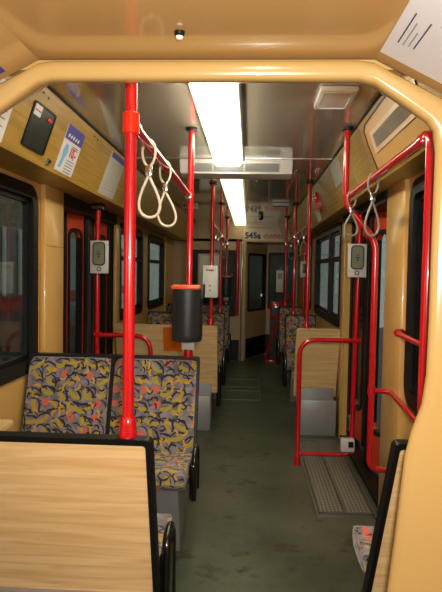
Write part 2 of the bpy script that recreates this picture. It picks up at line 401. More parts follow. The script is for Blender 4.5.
# ---------------------------------------------------------------- end wall
def wallseg(b,p,q,z0,z1,th=.04):
    p=Vector((p[0],p[1],0)); q=Vector((q[0],q[1],0)); d=(q-p).normalized(); n=Vector((-d.y,d.x,0))*th
    c=[p,q,q+n,p+n]; lo=[b.bm.verts.new((v.x,v.y,z0)) for v in c]; hi=[b.bm.verts.new((v.x,v.y,z1)) for v in c]
    b.bm.faces.new(lo); b.bm.faces.new(list(reversed(hi)))
    for i in range(4): b.bm.faces.new((lo[i],hi[i],hi[(i+1)%4],lo[(i+1)%4]))
b=MB(); b.ring(rr(-1.2,-.13,.0,1.87,.001),rr(-.95,-.22,.70,1.68,.03),XZ,YE,YE+.05); struct('wall_end',b,'cream')
b=MB(); b.box(-1.25,.85,YE-.0,YE+.06,1.83,2.16); struct('wall_end_header',b,'cream')
b=MB(); b.ring(rr(-.97,-.20,.68,1.70,.04),rr(-.92,-.25,.73,1.65,.03),XZ,YE-.012,YE+.045)
wincount[0]+=1; wo=struct('window_%d'%wincount[0],b,'black')
g=MB(); g.box(-.93,-.24,YE+.02,YE+.026,.72,1.66); build('pane',g,'glass',wo)
# kick board left, bright post
b=MB(); b.box(-1.15,-.15,YE-.01,YE+.0,0,.32); struct('baseboard_end',b,'black')
b=MB(); b.box(-.13,-.055,YE-.03,YE+.05,0,1.83,.02,3); struct('trim_12',b,'chrome')
bpy.data.objects['trim_12'].data.materials[0]=M['cream']
b=MB(); b.tube([(-.125,YE-.045,0.02),(-.125,YE-.045,1.82)],.012); struct('trim_13',b,'chrome')
# angled door leaf
D0,D1=(-.055,YE+.0),(.28,YE+.72)
dl=math.hypot(D1[0]-D0[0],D1[1]-D0[1])
def dpl(a,b_,t):
    u=a/dl; nx,ny=-(D1[1]-D0[1])/dl,(D1[0]-D0[0])/dl
    return Vector((D0[0]+(D1[0]-D0[0])*u+nx*t,D0[1]+(D1[1]-D0[1])*u+ny*t,b_))
b=MB(); b.ring(rr(0,dl,.02,1.80,.005),rr(.06,dl-.06,.76,1.66,.04),dpl,0,.04)
o=struct('door_end',b,'cream')
g=MB(); g.prism(rr(.05,dl-.05,.75,1.67,.04),dpl,.015,.022); build('door_glass',g,'glass',o)
g=MB(); g.ring(rr(.055,dl-.055,.755,1.665,.04),rr(.085,dl-.085,.785,1.635,.03),dpl,-.008,.045); build('window_seal',g,'black',o)
g=MB(); g.prism(rr(.02,dl-.02,.03,.34,.005),dpl,-.006,.0); build('kick_plate',g,'blackgloss',o)
g=MB(); g.box(.18,.20,9.02,9.06,.98,1.02); 
for v in g.bm.verts: pass
build('door_handle',g,'chrome',o)
b=MB(); b.ring(rr(.26,.84,.0,1.87,.001),rr(.32,.74,.78,1.68,.03),XZ,YE+.72,YE+.76); struct('wall_end_right',b,'cream')
wincount[0]+=1
b=MB(); b.ring(rr(.30,.76,.76,1.70,.04),rr(.34,.72,.80,1.66,.03),XZ,YE+.705,YE+.765); wo=struct('window_%d'%wincount[0],b,'black')
g=MB(); g.box(.33,.73,YE+.735,YE+.74,.79,1.67); build('pane',g,'glass',wo)
b=MB(); b.box(.28,.80,YE+.705,YE+.719,0,.34); struct('baseboard_right_end',b,'black')
b=MB(); b.box(-1.25,.9,YE+.06,YE+.85,1.83,1.87); struct('ceiling_end',b,'cream')
# cab beyond (dark)
b=MB(); b.box(-1.25,.9,YE+1.9,YE+1.95,0,2.1); struct('wall_cab',b,'screen')
# ---------------------------------------------------------------- vestibule shell + arch
inner_R=[(.0,1.80),(.15,1.80),(.24,1.80),(.275,1.792),(.31,1.768),(.355,1.737),(.395,1.709),(.411,1.688),(.416,1.640),(.414,1.45),(.414,1.25),(.412,1.14),(.404,1.07),(.383,1.01),(.369,.95),(.361,.86),(.350,.74),(.338,.62),(.330,.45),(.33,0)]
outer_R=[(.0,1.862),(.15,1.862),(.235,1.862),(.27,1.857),(.31,1.836),(.37,1.806),(.42,1.78),(.46,1.76),(.52,1.70),(.55,1.5),(.55,1.25),(.55,1.14),(.55,1.07),(.55,1.01),(.55,.95),(.55,.86),(.55,.74),(.55,.62),(.55,.45),(.55,0)]
cx=-.115
mir=lambda L:[(2*cx-p[0],p[1]) for p in L]
wide=lambda L:[(p[0]-(.09 if p[1]<1.6 else 0),p[1]) for p in L]
inner=list(reversed(wide(mir(inner_R))))[:-1]+inner_R; outer=list(reversed(wide(mir(outer_R))))[:-1]+outer_R
inner=[(p[0],p[1]+(.009 if p[1]>1.2 else 0)) for p in inner]; outer=[(p[0],p[1]-(.011 if p[1]>1.2 else 0)) for p in outer]
# merge across centre
prof=[(.55,1.385),(.16,1.345),(.04,1.328),(0,1.312),(.03,1.302),(.10,1.297),(.25,1.294),(.6,1.292),(.9,1.294),(1,1.30),(1,1.385)]
b=MB(); rows=[]
for i in range(len(inner)):
    p,q=Vector(inner[i]),Vector(outer[i]); L_=(q-p).length
    rows.append([b.bm.verts.new((p.x+(q.x-p.x)*s,y,p.y+(q.y-p.y)*s)) for s,y in prof])
for A,B in zip(rows,rows[1:]):
    for k in range(len(prof)):
        k2=(k+1)%len(prof); b.bm.faces.new((A[k],A[k2],B[k2],B[k]))
b.bm.faces.new(rows[0]); b.bm.faces.new(list(reversed(rows[-1])))
struct('arch_frame',b,'tan','glossy tan moulded arch between the vestibule and the saloon',sharp=60)
# vestibule lining (ceiling, chamfers, walls) behind the arch towards the camera
def lining(name,pts,mat,y0=-1.1,y1=1.315,th=.03):
    b=MB(); a=[]
    for p in pts: a.append((p[0],p[1]))
    o=[]
    for i,p in enumerate(a):
        p=Vector(p); t=(Vector(a[min(i+1,len(a)-1)])-Vector(a[max(i-1,0)])).normalized(); n=Vector((-t.y,t.x))
        if n.dot(p-Vector((cx,1.2)))<0: n=-n
        o.append(tuple(p+n*th))
    b.prism(a+list(reversed(o)),XZ,y0,y1); return struct(name,b,mat)
V0=[(2*cx-.276,1.860),(.276,1.860)]
lining('ceiling_vestibule',V0,'ceiling_near')
VR=[(.276,1.860),(.445,1.773),(.50,1.71),(.545,1.60)]
lining('ceiling_chamfer_right',VR,'ceiling_near'); lining('ceiling_chamfer_left',mir(VR)[:-1]+[(2*cx-.635,1.60)],'ceiling_near')
b=MB(); b.box(.545,.575,-1.1,1.315,0,1.61); struct('wall_right_vestibule',b,'tan_wall')
b=MB(); b.box(2*cx-.665,2*cx-.635,-1.1,1.315,0,1.61); struct('wall_left_vestibule',b,'tan_wall')
b=MB(); b.box(-.9,.7,-1.14,-1.1,0,1.95); struct('wall_back',b,'tan_wall')
# bulkhead filling outside of the arch
b=MB(); b.box(-1.25,.85,1.34,1.38,1.845,2.17); b.box(-1.25,2*cx-.63,1.34,1.38,0,1.85); b.box(.54,.85,1.34,1.38,0,1.85); struct('wall_bulkhead',b,'tan_wall')
# chrome fitting on near ceiling
t=thing('ceiling_spot',(-.154,1.165,1.85),'tiny chrome spot fitting on the glossy near ceiling','ceiling fitting')
b=MB(); b.lathe((-.154,1.165,1.850),[(.006,0),(.010,.002),(.011,.010)]); build('trim_ring',b,'black',t)
b=MB(); b.lathe((-.154,1.165,1.844),[(.002,0),(.006,.001),(.008,.006)]); build('chrome_button',b,'white',t)
# ---------------------------------------------------------------- things on sloping cove panels
def on_plane(A,B):
    A=Vector(A);B=Vector(B); d=B-A; sgn=-1 if A.x<0 else 1
    n=Vector((d.y,-d.x)).normalized()
    if n.dot(Vector((-.16,1.2))-A)<0: n=-n
    def f(y,s,t=0): 
        p=A+d*s+n*t; return Vector((p.x,y,p.y))
    return f
PL=on_plane(LA,LB); PR=on_plane(RA,RB)
pl_=lambda Pf:(lambda a,b_,t:Pf(a,b_,t))
def sheet(name,Pf,y0,y1,s0,s1,t0,t1,mat,parent=None):
    b=MB(); b.prism([(y0,s0),(y1,s0),(y1,s1),(y0,s1)],pl_(Pf),t0,t1); return build(name,b,mat,parent)
def poster(Pf,y0,y1,s0,s1,label,paper='paper'):
    t=thing('poster',Pf((y0+y1)/2,s1),label,'poster')
    return sheet('sheet',Pf,y0,y1,s0,s1,.0,.003,paper,t)
p=poster(PL,1.80,2.09,.30,.96,'white notice half hidden by the arch at far left')
for k in range(5): sheet('text_line',PL,1.86,2.06,.42+k*.09,.432+k*.09,.003,.0036,'redink' if k==0 else 'ink',p)
p=poster(PL,2.66,2.91,.22,.94,'white price poster with blue violet top band, left cove panel')
sheet('blue_band',PL,2.66,2.91,.22,.44,.003,.0038,'blue',p)
b=MB(); 
for k in range(5): b.prism([(2.69+k*.035,.36+.01*(k%2)),(2.715+k*.035,.34),(2.712+k*.035,.39),(2.692+k*.035,.41)],pl_(PL),.0038,.0044)
build('band_lettering',b,'paper',p)
b=MB(); b.prism([(2.70,.52),(2.735,.50),(2.755,.62),(2.735,.72),(2.72,.88),(2.685,.88),(2.70,.72),(2.69,.62)],pl_(PL),.003,.0036); build('figure_print',b,'skyblue',p)
def lettering(txt,size,mat,parent,mtx,name='lettering',extr=.0006):
    cu=bpy.data.curves.new(name,'FONT'); cu.body=txt; cu.size=size; cu.extrude=extr; cu.align_x='LEFT'; cu.offset=size*.035
    tmp=bpy.data.objects.new(name,cu); COL.objects.link(tmp); bpy.context.view_layer.update()
    me=bpy.data.meshes.new_from_object(tmp.evaluated_get(bpy.context.evaluated_depsgraph_get())); bpy.data.objects.remove(tmp); 
    me.transform(mtx); off=ROOTLOC[parent.name]; me.transform(Matrix.Translation(-off)); me.materials.clear(); me.materials.append(M[mat])
    o=bpy.data.objects.new(name,me); COL.objects.link(o); o.parent=parent; ROOTLOC[o.name]=off; return o
def plane_mtx(Pf,y,s,t):
    o=Pf(y,s,t); ex=(Pf(y+1,s,t)-o).normalized(); ey=(Pf(y,s-1,t)-o).normalized(); ez=ex.cross(ey)
    return Matrix(((ex.x,ey.x,ez.x,o.x),(ex.y,ey.y,ez.y,o.y),(ex.z,ey.z,ez.z,o.z),(0,0,0,1)))
lettering('10,-',.065,'redink',p,plane_mtx(PL,2.775,.66,.004),'price_lettering')
for k in range(2): sheet('text_line',PL,2.79,2.88,.49+k*.03,.503+k*.03,.003,.0036,'ink',p)
for k in range(5): sheet('text_line',PL,2.77,2.88,.72+k*.045,.732+k*.045,.003,.0036,'ink',p)
p=poster(PL,3.44,3.80,.10,.95,'grey printed timetable sheet on the left cove panel above the door','greypaper')
sheet('blue_band',PL,3.46,3.80,.10,.20,.003,.0038,'blue',p)
for k in range(9): sheet('text_line',PL,3.49,3.76,.28+k*.065,.29+k*.065,.003,.0036,'slot',p)
# display recess
t=thing('display_unit',PL(2.37,.85),'dark display window with rounded corners in the left wood panel','display')
b=MB(); 
b.ring(rr(2.245,2.49,.26,.86,.03),rr(2.255,2.48,.285,.835,.025),pl_(PL),.0,.006); build('bezel',b,'black',t)
b=MB(); b.prism(rr(2.25,2.485,.27,.85,.025),pl_(PL),.0,.0025); scr=build('screen',b,'screen',t)
sheet('paper_tag',PL,2.265,2.335,.29,.43,.0025,.004,'paper',scr)
sheet('red_stripe',PL,2.27,2.33,.355,.37,.004,.0045,'redink',scr)
sheet('button',PL,2.41,2.46,.36,.40,.0025,.007,'redorange',scr)
# screws
for i,(y,s) in enumerate(((2.30,.12),(2.36,.14),(3.05,.12),(3.12,.13))):
    b=MB(); b.prism(rr(y-.006,y+.006,s-.015,s+.015,.005),pl_(PL),0,.003); tag(build('screw_head',b,'piping'),'small dark screw head in the left wood panel near the ceiling edge','screw','screw heads in the left panel')
t=thing('panel_latch',PL(2.56,.8),'small chrome latch on the left wood panel beside the display','latch')
b=MB(); b.prism(rr(2.55,2.58,.84,.94,.01),pl_(PL),0,.008); build('latch_plate',b,'alu',t)
b=MB(); b.prism(rr(2.558,2.572,.86,.90,.004),pl_(PL),.008,.014); build('keyhole_knob',b,'black',t)
# right cove: access hatch with grille
t=thing('access_hatch',PR(2.4,.9),'tan access hatch outlined in black with a vent grille, upper right','hatch')
pts=[(2.0,.10),(2.47,.10),(2.78,.12),(2.83,.20),(2.83,.45),(2.79,.95),(2.0,.95)]
pin=[(2.0,.125),(2.46,.125),(2.765,.145),(2.815,.21),(2.815,.44),(2.775,.925),(2.0,.925)]
b=MB(); b.ring(pts,pin,pl_(PR),0,.006); build('rubber_outline',b,'black',t)
b=MB(); b.prism(pin,pl_(PR),0,.004); hp=build('hatch_panel',b,'tan_wall',t)
b=MB(); b.ring(rr(2.02,2.72,.30,.62,.02),rr(2.06,2.68,.36,.56,.02),pl_(PR),.004,.010); build('grille_frame',b,'signwhite',hp)
b=MB()
for k in range(6): b.prism([(2.06,.375+k*.03),(2.68,.375+k*.03),(2.68,.388+k*.03),(2.06,.388+k*.03)],pl_(PR),.004,.009)
build('grille_slats',b,'slot',hp)
# panel joints
b=MB(); b.prism([(2.91,.0),(2.92,.0),(2.92,1),(2.91,1)],pl_(PR),0,.003); struct('trim_14',b,'alu')
b=MB(); b.prism([(3.30,.0),(3.306,.0),(3.306,1),(3.30,1)],pl_(PR),0,.002); struct('trim_15',b,'alu')
p=poster(PR,3.62,3.95,.05,.55,'pale blank notice on the right cove panel beside the ceiling post','greypaper')
t=thing('hammer_box',PR(4.9,.75),'red emergency hammer holder on the right cove panel','emergency hammer')
b=MB(); b.prism(rr(4.84,5.0,.22,.74,.02),pl_(PR),0,.02); build('holder',b,'red',t)
b=MB(); b.prism(rr(4.88,4.92,.28,.68,.01),pl_(PR),.02,.035); build('hammer_handle',b,'redorange',t)
b=MB(); b.prism(rr(4.86,4.98,.30,.40,.01),pl_(PR),.02,.03); build('hammer_head',b,'chrome',t)
p=poster(PR,5.05,5.3,.62,.95,'small pale sticker under the red hammer holder','paper')
# posters on vestibule chamfer
PV=on_plane((.276,1.860),(.445,1.773)); PVL=on_plane((2*cx-.276,1.860),(2*cx-.445,1.773))
p=poster(PV,.72,1.265,-.0,.90,'white map poster at top right on the sloping vestibule panel')
def vsheet(name,y0,y1,s0,s1,mat,par): return sheet(name,PV,y0,y1,s0,s1,.003,.0036,mat,par)
for k,(a,c) in enumerate(((1.06,1.19),(1.09,1.19),(1.12,1.185),(1.07,1.185))):
    vsheet('text_line',a,c,.11+k*.06,.125+k*.06,'ink' if k in(0,3) else 'slot',p)
b=MB(); b.tube([PV(.98,.42,.004),PV(1.06,.40,.004),PV(1.08,.52,.004),PV(1.075,.72,.004),PV(.96,.86,.004)],.0022,6); build('map_line',b,'skyblue',p)
b=MB(); b.tube([PV(1.17,.70,.004),PV(1.13,.74,.004),PV(1.11,.80,.004)],.0018,6); build('map_line',b,'skyblue',p)
b=MB(); b.prism(rr(1.18,1.0,.5,.52,.003),pl_(PV),.003,.0036); b.bm.free()
p=poster(PVL,.95,1.285,.40,1.0,'blue corner of a poster on the upper left vestibule panel','blue')
# ---------------------------------------------------------------- ceiling lights
def ceil_light(y0,y1,seams,label,lens='lens'):
    t=thing('ceiling_light',(-.16,(y0+y1)/2,H-.04),label,'ceiling light','fluorescent strips along the ceiling')
    b=MB(); b.box(-.262,-.058,y0,y1,H-.018,H-.001,.002); build('housing',b,'lightgrey',t)
    ys=[y0]+list(seams)+[y1]
    for a,c in zip(ys,ys[1:]):
        b=MB(); b.box(-.244,-.076,a+.006,c-.006,H-.058,H-.012,.012,2); build('diffuser',b,lens,t)
    return t
ceil_light(1.5,3.78,(2.72,),'long glowing fluorescent ceiling strip nearest the arch')
ceil_light(4.08,8.55,(5.2,6.3,7.4),'farther glowing fluorescent strip beyond the air vent','lens_far')
b=MB(); b.box(-.060,-.05,1.5,3.78,H-.02,H-.0005); tag(build('gap_shadow',b,'black'),'thin black channel along right side of the near ceiling strip','painted gap shadow')  # black strip stands for the gap and edge shadow beside the light
# AC / louvre unit
t=thing('ventilation_unit',(-.11,3.95,H-.12),'white louvred ventilation unit across the ceiling','ventilation unit')
b=MB(); pr=[(3.81,H-.002),(3.86,H-.090),(3.98,H-.105),(4.12,H-.085),(4.18,H-.002)]
b.prism(pr,lambda a,b_,t_:Vector((t_,a,b_)),-.495,.275,.012,2); build('housing',b,'white',t)
def face(a,b_,t_):  # slanted front plane: a=x, b=0..1 down slope
    A=Vector((0,3.81,H-.002)); B=Vector((0,3.86,H-.090)); d=B-A; n=Vector((0,-d.z,d.y)).normalized()
    if n.y>0: n=-n
    q=A+d*b_+n*t_; return Vector((a,q.y,q.z))
b=MB()
for x0,x1 in ((-.42,-.27),(-.05,.18),(-.26,-.06)):
    for k in range(10):
        b.prism([(x0,.30+k*.055),(x1,.30+k*.055),(x1,.335+k*.055),(x0,.335+k*.055)],face,.0,.004)
build('louvre',b,'slot',t)
b=MB(); b.prism(rr(-.43,.19,.26,.88,.02),face,-.001,.0015); build('louvre_backing',b,'lightgrey',t)
# square vent
t=thing('ceiling_vent',(.35,2.45,H-.02),'small square white plate on the ceiling right of the light','ceiling vent')
b=MB(); b.box(.272,.425,2.32,2.585,H-.022,H-.001,.006); build('cover_plate',b,'white',t)
b=MB(); b.ring(rr(.285,.412,2.335,2.57,.008),rr(.292,.405,2.345,2.56,.008),XY,H-.025,H-.021); build('rim',b,'white',t)
# small ceiling things further off
for x,y,lab in ((.32,6.2,'small pale ceiling fitting at right above the far seats'),(-.72,6.6,'small pale ceiling fitting at left above the far seats')):
    t=thing('ceiling_fitting',(x,y,H-.03),lab,'ceiling fitting'); b=MB(); b.box(x-.09,x+.09,y-.05,y+.05,H-.035,H-.001,.01); build('body',b,'lightgrey',t)
    b=MB(); b.box(x-.06,x+.06,y-.03,y+.03,H-.04,H-.034,.003); build('grille',b,'slot',t)
t=thing('ceiling_camera',(.13,7.6,H-.06),'tiny black dome hanging from the ceiling near the end wall sign','camera')
b=MB(); b.lathe((.13,7.6,H-.05),[(.01,-.012),(.03,0),(.036,.02),(.036,.049)]); build('dome',b,'blackgloss',t)
t=thing('hanging_hook',(.06,4.5,H-.05),'tiny dark fitting on the ceiling behind the ventilation unit','ceiling fitting')
b=MB(); b.box(.02,.07,4.48,4.52,H-.03,H-.001,.005); build('body',b,'black',t)
b=MB(); b.lathe((.045,4.5,H-.045),[(.006,0),(.012,.006),(.012,.016)],12); build('lens',b,'chrome',t)
# end sign
t=thing('end_sign',(.2,YE,1.86),'pale header sign reading 545a above the end door','sign')
b=MB(); b.prism([(-.11,1.85),(.50,1.85),(.40,2.128),(-.11,2.128)],XZ,YE-.012,YE); build('sign_panel',b,'signwhite',t)
RX=Matrix.Rotation(PI/2,4,'X')
lettering('545a',.125,'ink',t,Matrix.Translation((-.09,YE-.014,1.885))@RX,'number_lettering',.001)
b=MB()
x=.20
for k in range(9):
    wv=.02+.006*(k%3); b.ring(rr(x,x+wv,1.888,1.888+.05+.012*(k%2),.006,2),rr(x+.006,x+wv-.006,1.896,1.93,.003,2),XZ,YE-.015,YE-.012); x+=wv+.007
build('red_lettering',b,'redink',t)
b=MB(); b.box(-.06,.33,YE-.0145,YE-.012,2.04,2.05); build('faint_line',b,'slot',t)
# end wall notice
t=thing('wall_notice',(-.63,YE,1.05),'pale framed notice on the left end-wall window behind the white box','notice')
b=MB(); b.box(-.80,-.44,YE-.03,YE-.014,.98,1.64,.006); build('frame',b,'signwhite',t)
b=MB(); b.box(-.775,-.465,YE-.034,YE-.029,1.01,1.61); build('sheet',b,'white',t)
# red cab grab handle + diagonal
t=thing('wall_grab_bar',(-.2,YE-.06,.7),'vertical red grab handle beside the end door post','grab handle')
b=MB(); b.tube([(-.19,YE-.055,.70),(-.19,YE-.055,1.86)],.028); build('handle_bar',b,'red',t)
b=MB(); b.box(-.20,-.18,YE-.04,YE-.001,.76,.80); build('bracket',b,'red',t)
b=MB(); b.box(-.20,-.18,YE-.04,YE-.001,1.74,1.78); build('bracket',b,'red',t)
t=thing('stair_rail',(.3,8.5,0),'slanting red handrail down to the floor beside the end door','handrail')
b=MB(); b.tube([(.27,8.52,.0),(.27,8.52,.10),(.50,8.25,.96),(.60,8.3,1.0)],.02); build('slanting_bar',b,'red',t)
b=MB(); b.box(.25,.48,8.50,8.56,0.0,.03,.005); build('foot_plate',b,'red',t)
# red box beyond
t=thing('fire_box',(.6,9.2,.6),'small dark red box at the end wall right of the door','box')
b=MB(); b.box(.34,.58,9.10,9.30,.62,.90,.01); build('body',b,'red',t)
b=MB(); b.box(.37,.55,9.092,9.10,.67,.80); build('label_plate',b,'screen',t)
b=MB(); b.box(.34,.58,9.10,9.30,0,.62); build('stand',b,'screen',t)
# ---------------------------------------------------------------- poles, rails
R_=.0165
def pole(x,y,z0,z1,label,group=None,cap=True,collar=None):
    t=thing('grab_pole',(x,y,z0),label,'grab pole',group)
    b=MB(); b.tube([(x,y,z0),(x,y,(z0+z1)/2),(x,y,z1)],R_,16); build('tube',b,'red',t)
    if cap:
        b=MB(); b.lathe((x,y,z1-.016),[(.03,0),(.032,.004),(.032,.015)]); build('ceiling_flange',b,'black',t)
    if z0>.5:
        b=MB(); b.lathe((x,y,z0),[(.026,0),(.026,.012),(.023,.035),(.0225,.05),(.018,.056)]); build('base_socket',b,'red',t)
    return t
def collar(p,x,y,z,mat='redorange'):
    b=MB(); b.lathe((x,y,z-.03),[(.018,0),(.023,.004),(.023,.056),(.018,.06)]); build('rail_clamp',b,mat,p)
p1=pole(-.333,1.535,.905,H,'nearest red pole rising from the near left seat back'); collar(p1,-.333,1.535,1.77)
p2=pole(-.325,3.0,.905,H,'red pole carrying the black bin behind the double seat'); 
p3=pole(-.33,4.83,.905,H,'red pole carrying the white ticket box'); 
p4=pole(-.33,6.30,.905,H,'red pole on third seat row at left, beyond white box')
p5=pole(-.33,7.9,.905,H,'farthest red pole at left with small black bin')
q2=pole(.485,4.73,.905,H,'red pole rising from the right wood-backed seat')
q3=pole(.49,6.25,.905,H,'second far red pole on the right seat row')
q4=pole(.49,7.75,.905,H,'farthest red pole at right, carrying small grey box')
# rails
def rail(x,y0,y1,z,label):
    t=thing('hand_rail',(x,(y0+y1)/2,z),label,'handrail')
    b=MB(); b.tube([(x,y0,z),(x,(y0+y1)/2,z),(x,y1,z)],.0165,16); build('tube',b,'red',t)
    for y in (y0,y1):
        b=MB(); b.tube([(x-.0,y-.012,z),(x,y+.012,z)],.021,14); build('end_ring',b,'chrome',t)
    return t
rail(-.333,1.572,2.97,1.77,'red overhead rail at left from nearest pole to bin pole')
rail(-.33,4.86,6.27,1.77,'far left overhead rail beyond white ticket box')
rail(-.33,6.33,7.87,1.77,'last left overhead rail before the end wall')
rail(.49,4.76,6.22,1.77,'far right overhead rail past the wood panel')
rail(.49,6.28,7.72,1.77,'last right overhead rail before the end wall')
# right near post C + rail + ceiling post with bend
t=thing('grab_pole',(.50,1.63,.9),'red pole at right edge partly behind the arch','grab pole')
b=MB(); b.tube(fillet([(.503,2.95,1.77),(.507,1.63,1.77),(.507,1.63,.905)],.035,6),.0165,16); build('tube',b,'red',t)
b=MB(); b.lathe((.507,1.63,.905),[(.026,0),(.026,.012),(.023,.035),(.0225,.05),(.018,.056)]); build('base_socket',b,'red',t)
b=MB(); b.tube([(.507,1.68,1.77),(.507,1.72,1.77)],.021,14); build('rail_clamp',b,'red',t)
t=thing('door_post',(.66,2.98,.3),'red ceiling post that bends out and runs down beside right door','grab pole')
b=MB(); b.tube(fillet([(.492,2.98,H),(.492,2.98,1.74),(.655,2.98,1.54),(.655,2.98,.33),(.775,2.98,.33)],.06,6),.0165,16); build('tube',b,'red',t)
b=MB(); b.lathe((.492,2.98,H-.016),[(.03,0),(.032,.004),(.032,.015)]); build('ceiling_flange',b,'black',t)
b=MB(); b.tube(fillet([(.655,2.98,.755),(.755,2.98,.75),(.745,2.5,.73),(.745,2.0,.73)],.05,6),.0135,14); build('side_bar',b,'red',t)
b=MB(); b.tube([(.655,2.98,.73),(.655,2.98,.78)],.021,14); build('side_clamp',b,'red',t)
t=thing('side_rail',(.74,2.6,1.08),'upper short red grab bar on right pillar','grab bar')
b=MB(); b.tube(fillet([(.752,2.78,1.085),(.715,2.74,1.085),(.735,2.4,1.075),(.735,2.0,1.075)],.03,6),.0135,14); build('tube',b,'red',t)
b=MB(); b.tube([(.752,2.79,1.085),(.722,2.755,1.085)],.02,14); build('knob',b,'red',t)
# door loops
def door_loop(s,xa,xb,y,label,x0,x1,z1):
    t=thing('door_handrail',(xa,y,0),label,'handrail')
    b=MB(); b.tube(fillet([(xa,y,0.004),(xa,y,.90),(xb,y,.90)],.12,8),.0165,16); build('upright_loop',b,'red',t)
    b=MB(); b.tube(fillet([(xa,y,.085),(xb-s*.03,y,.085),(xb-s*.035,y,.22)],.08,8),.0145,14); build('lower_bar',b,'red',t)
    b=MB(); b.lathe((xa,y,.0),[(.024,0),(.024,.07),(.018,.075)]); build('foot_socket',b,'red',t)
    b=MB(); b.tube([(xb-s*.03,y,.90),(xb+s*.02,y,.90)],.021,14); build('clamp',b,'red',t)
    b=MB(); b.tube([(x0,y,.1),((x0+x1)/2,y,.95),(x1,y,z1)],.0165,16); build('wall_post',b,'red',t)
    b=MB(); b.box(x1-.05,x1+.05,y-.03,y+.03,z1-.01,z1+.035,.008); o=build('top_bracket',b,'blackgloss',t)
    b=MB(); b.tube([(x1-.035,y-.035,z1+.01),(x1+.04,y-.035,z1+.01)],.012,10); build('bracket_pin',b,'chrome',o)
    return t
door_loop(1,.362,.765,3.96,'red bent handrail loop and post standing at right door',.742,.76,1.79)
door_loop(-1,-.70,-1.09,3.96,'red curved handrail and post behind the patterned double seat',-1.09,-1.09,1.80)
# validators
def validator(x,y,z,label):
    t=thing('ticket_validator',(x,y,z),label,'ticket validator')
    b=MB(); b.box(x-.064,x+.064,y-.045,y-.018,z-.115,z+.115,.004); build('housing',b,'lightgrey',t)
    b=MB(); b.prism(rr(x-.045,x+.045,z-.06,z+.105,.025),XZ,y-.052,y-.044,.002,1); build('rim',b,'piping',t)
    b=MB(); b.prism(rr(x-.036,x+.036,z-.051,z+.096,.02),XZ,y-.056,y-.051); bpn=build('button_panel',b,'lcd',t)
    b=MB(); b.ring(rr(x-.016,x+.016,z-.1,z-.068,.0159,4),rr(x-.010,x+.010,z-.094,z-.074,.0099,4),XZ,y-.048,y-.044); build('button_ring',b,'ink',t)
    b=MB(); b.box(x-.010,x+.010,y-.059,y-.056,z+.036,z+.042); b.box(x-.016,x+.016,y-.059,y-.056,z+.018,z+.025); b.prism([(x-.008,z+.008),(x+.008,z+.008),(x,z-.006)],XZ,y-.059,y-.056); b.box(x-.003,x+.003,y-.059,y-.056,z+.005,z+.016); build('symbol',b,'ink',bpn)
validator(-1.063,3.945,1.457,'grey-green ticket validator on post of the left door')
validator(.735,3.945,1.461,'grey-green ticket validator on post of the right door')
# box at foot of the right post
t=thing('lock_box',(.71,3.93,.1),'small grey lock box with dark window at foot of right door post','box')
b=MB(); b.box(.655,.75,3.88,3.938,.13,.22,.008); build('body',b,'lightgrey',t)
b=MB(); b.box(.705,.74,3.875,3.881,.165,.205); build('dark_window',b,'black',t)
t=thing('door_lever',(.75,4.1,.2),'small chrome lever above lock box near right door foot','lever')
b=MB(); b.lathe((.755,4.12,.22),[(.018,0),(.02,.01),(.014,.03),(.012,.09),(.02,.1),(.02,.12)]); build('lever',b,'chrome',t)
b=MB(); b.tube([(.755,4.12,.34),(.755,4.12,.40),(.775,4.12,.43)],.012); build('bracket',b,'black',t)
# white ticket box on P3
t=thing('ticket_box',(-.335,4.8,1.14),'white rectangular box with red mark hung on second pole at left','box')
b=MB(); b.box(-.405,-.27,4.75,4.81,1.145,1.42,.012); build('body',b,'white',t)
b=MB(); b.ring(rr(-.375,-.355,1.372,1.392,.009,3),rr(-.370,-.360,1.377,1.387,.004,3),XZ,4.747,4.75); b.box(-.352,-.305,4.747,4.75,1.372,1.385); build('red_mark',b,'redink',t)
b=MB(); b.lathe((-.338,4.775,1.20),[(.001,0),(.001,.001)]); b.bm.free()
b=MB(); b.prism(rr(-.345,-.33,1.20,1.215,.006,3),XZ,4.747,4.75); b.prism(rr(-.345,-.33,1.24,1.255,.006,3),XZ,4.747,4.75); build('indicator',b,'skyblue',t)
# small grey box on far right pole
t=thing('ticket_box',(.40,7.7,1.1),'small pale grey box on farthest right pole','box')
b=MB(); b.box(.36,.46,7.68,7.74,1.10,1.40,.01); build('body',b,'lightgrey',t)
b=MB(); b.box(.38,.44,7.675,7.681,1.28,1.36); build('display',b,'lcd',t)
t=thing('ticket_box',(.60,5.6,1.3),'small white device on far right post near windows','box')
b=MB(); b.box(.56,.66,6.3,6.34,1.32,1.50,.01); build('body',b,'lightgrey',t)
b=MB(); b.box(.585,.635,6.295,6.301,1.37,1.47,.002); build('display',b,'screen',t)
b=MB(); b.tube([(.61,6.35,.9),(.61,6.35,1.80)],.014); build('post',b,'red',t)
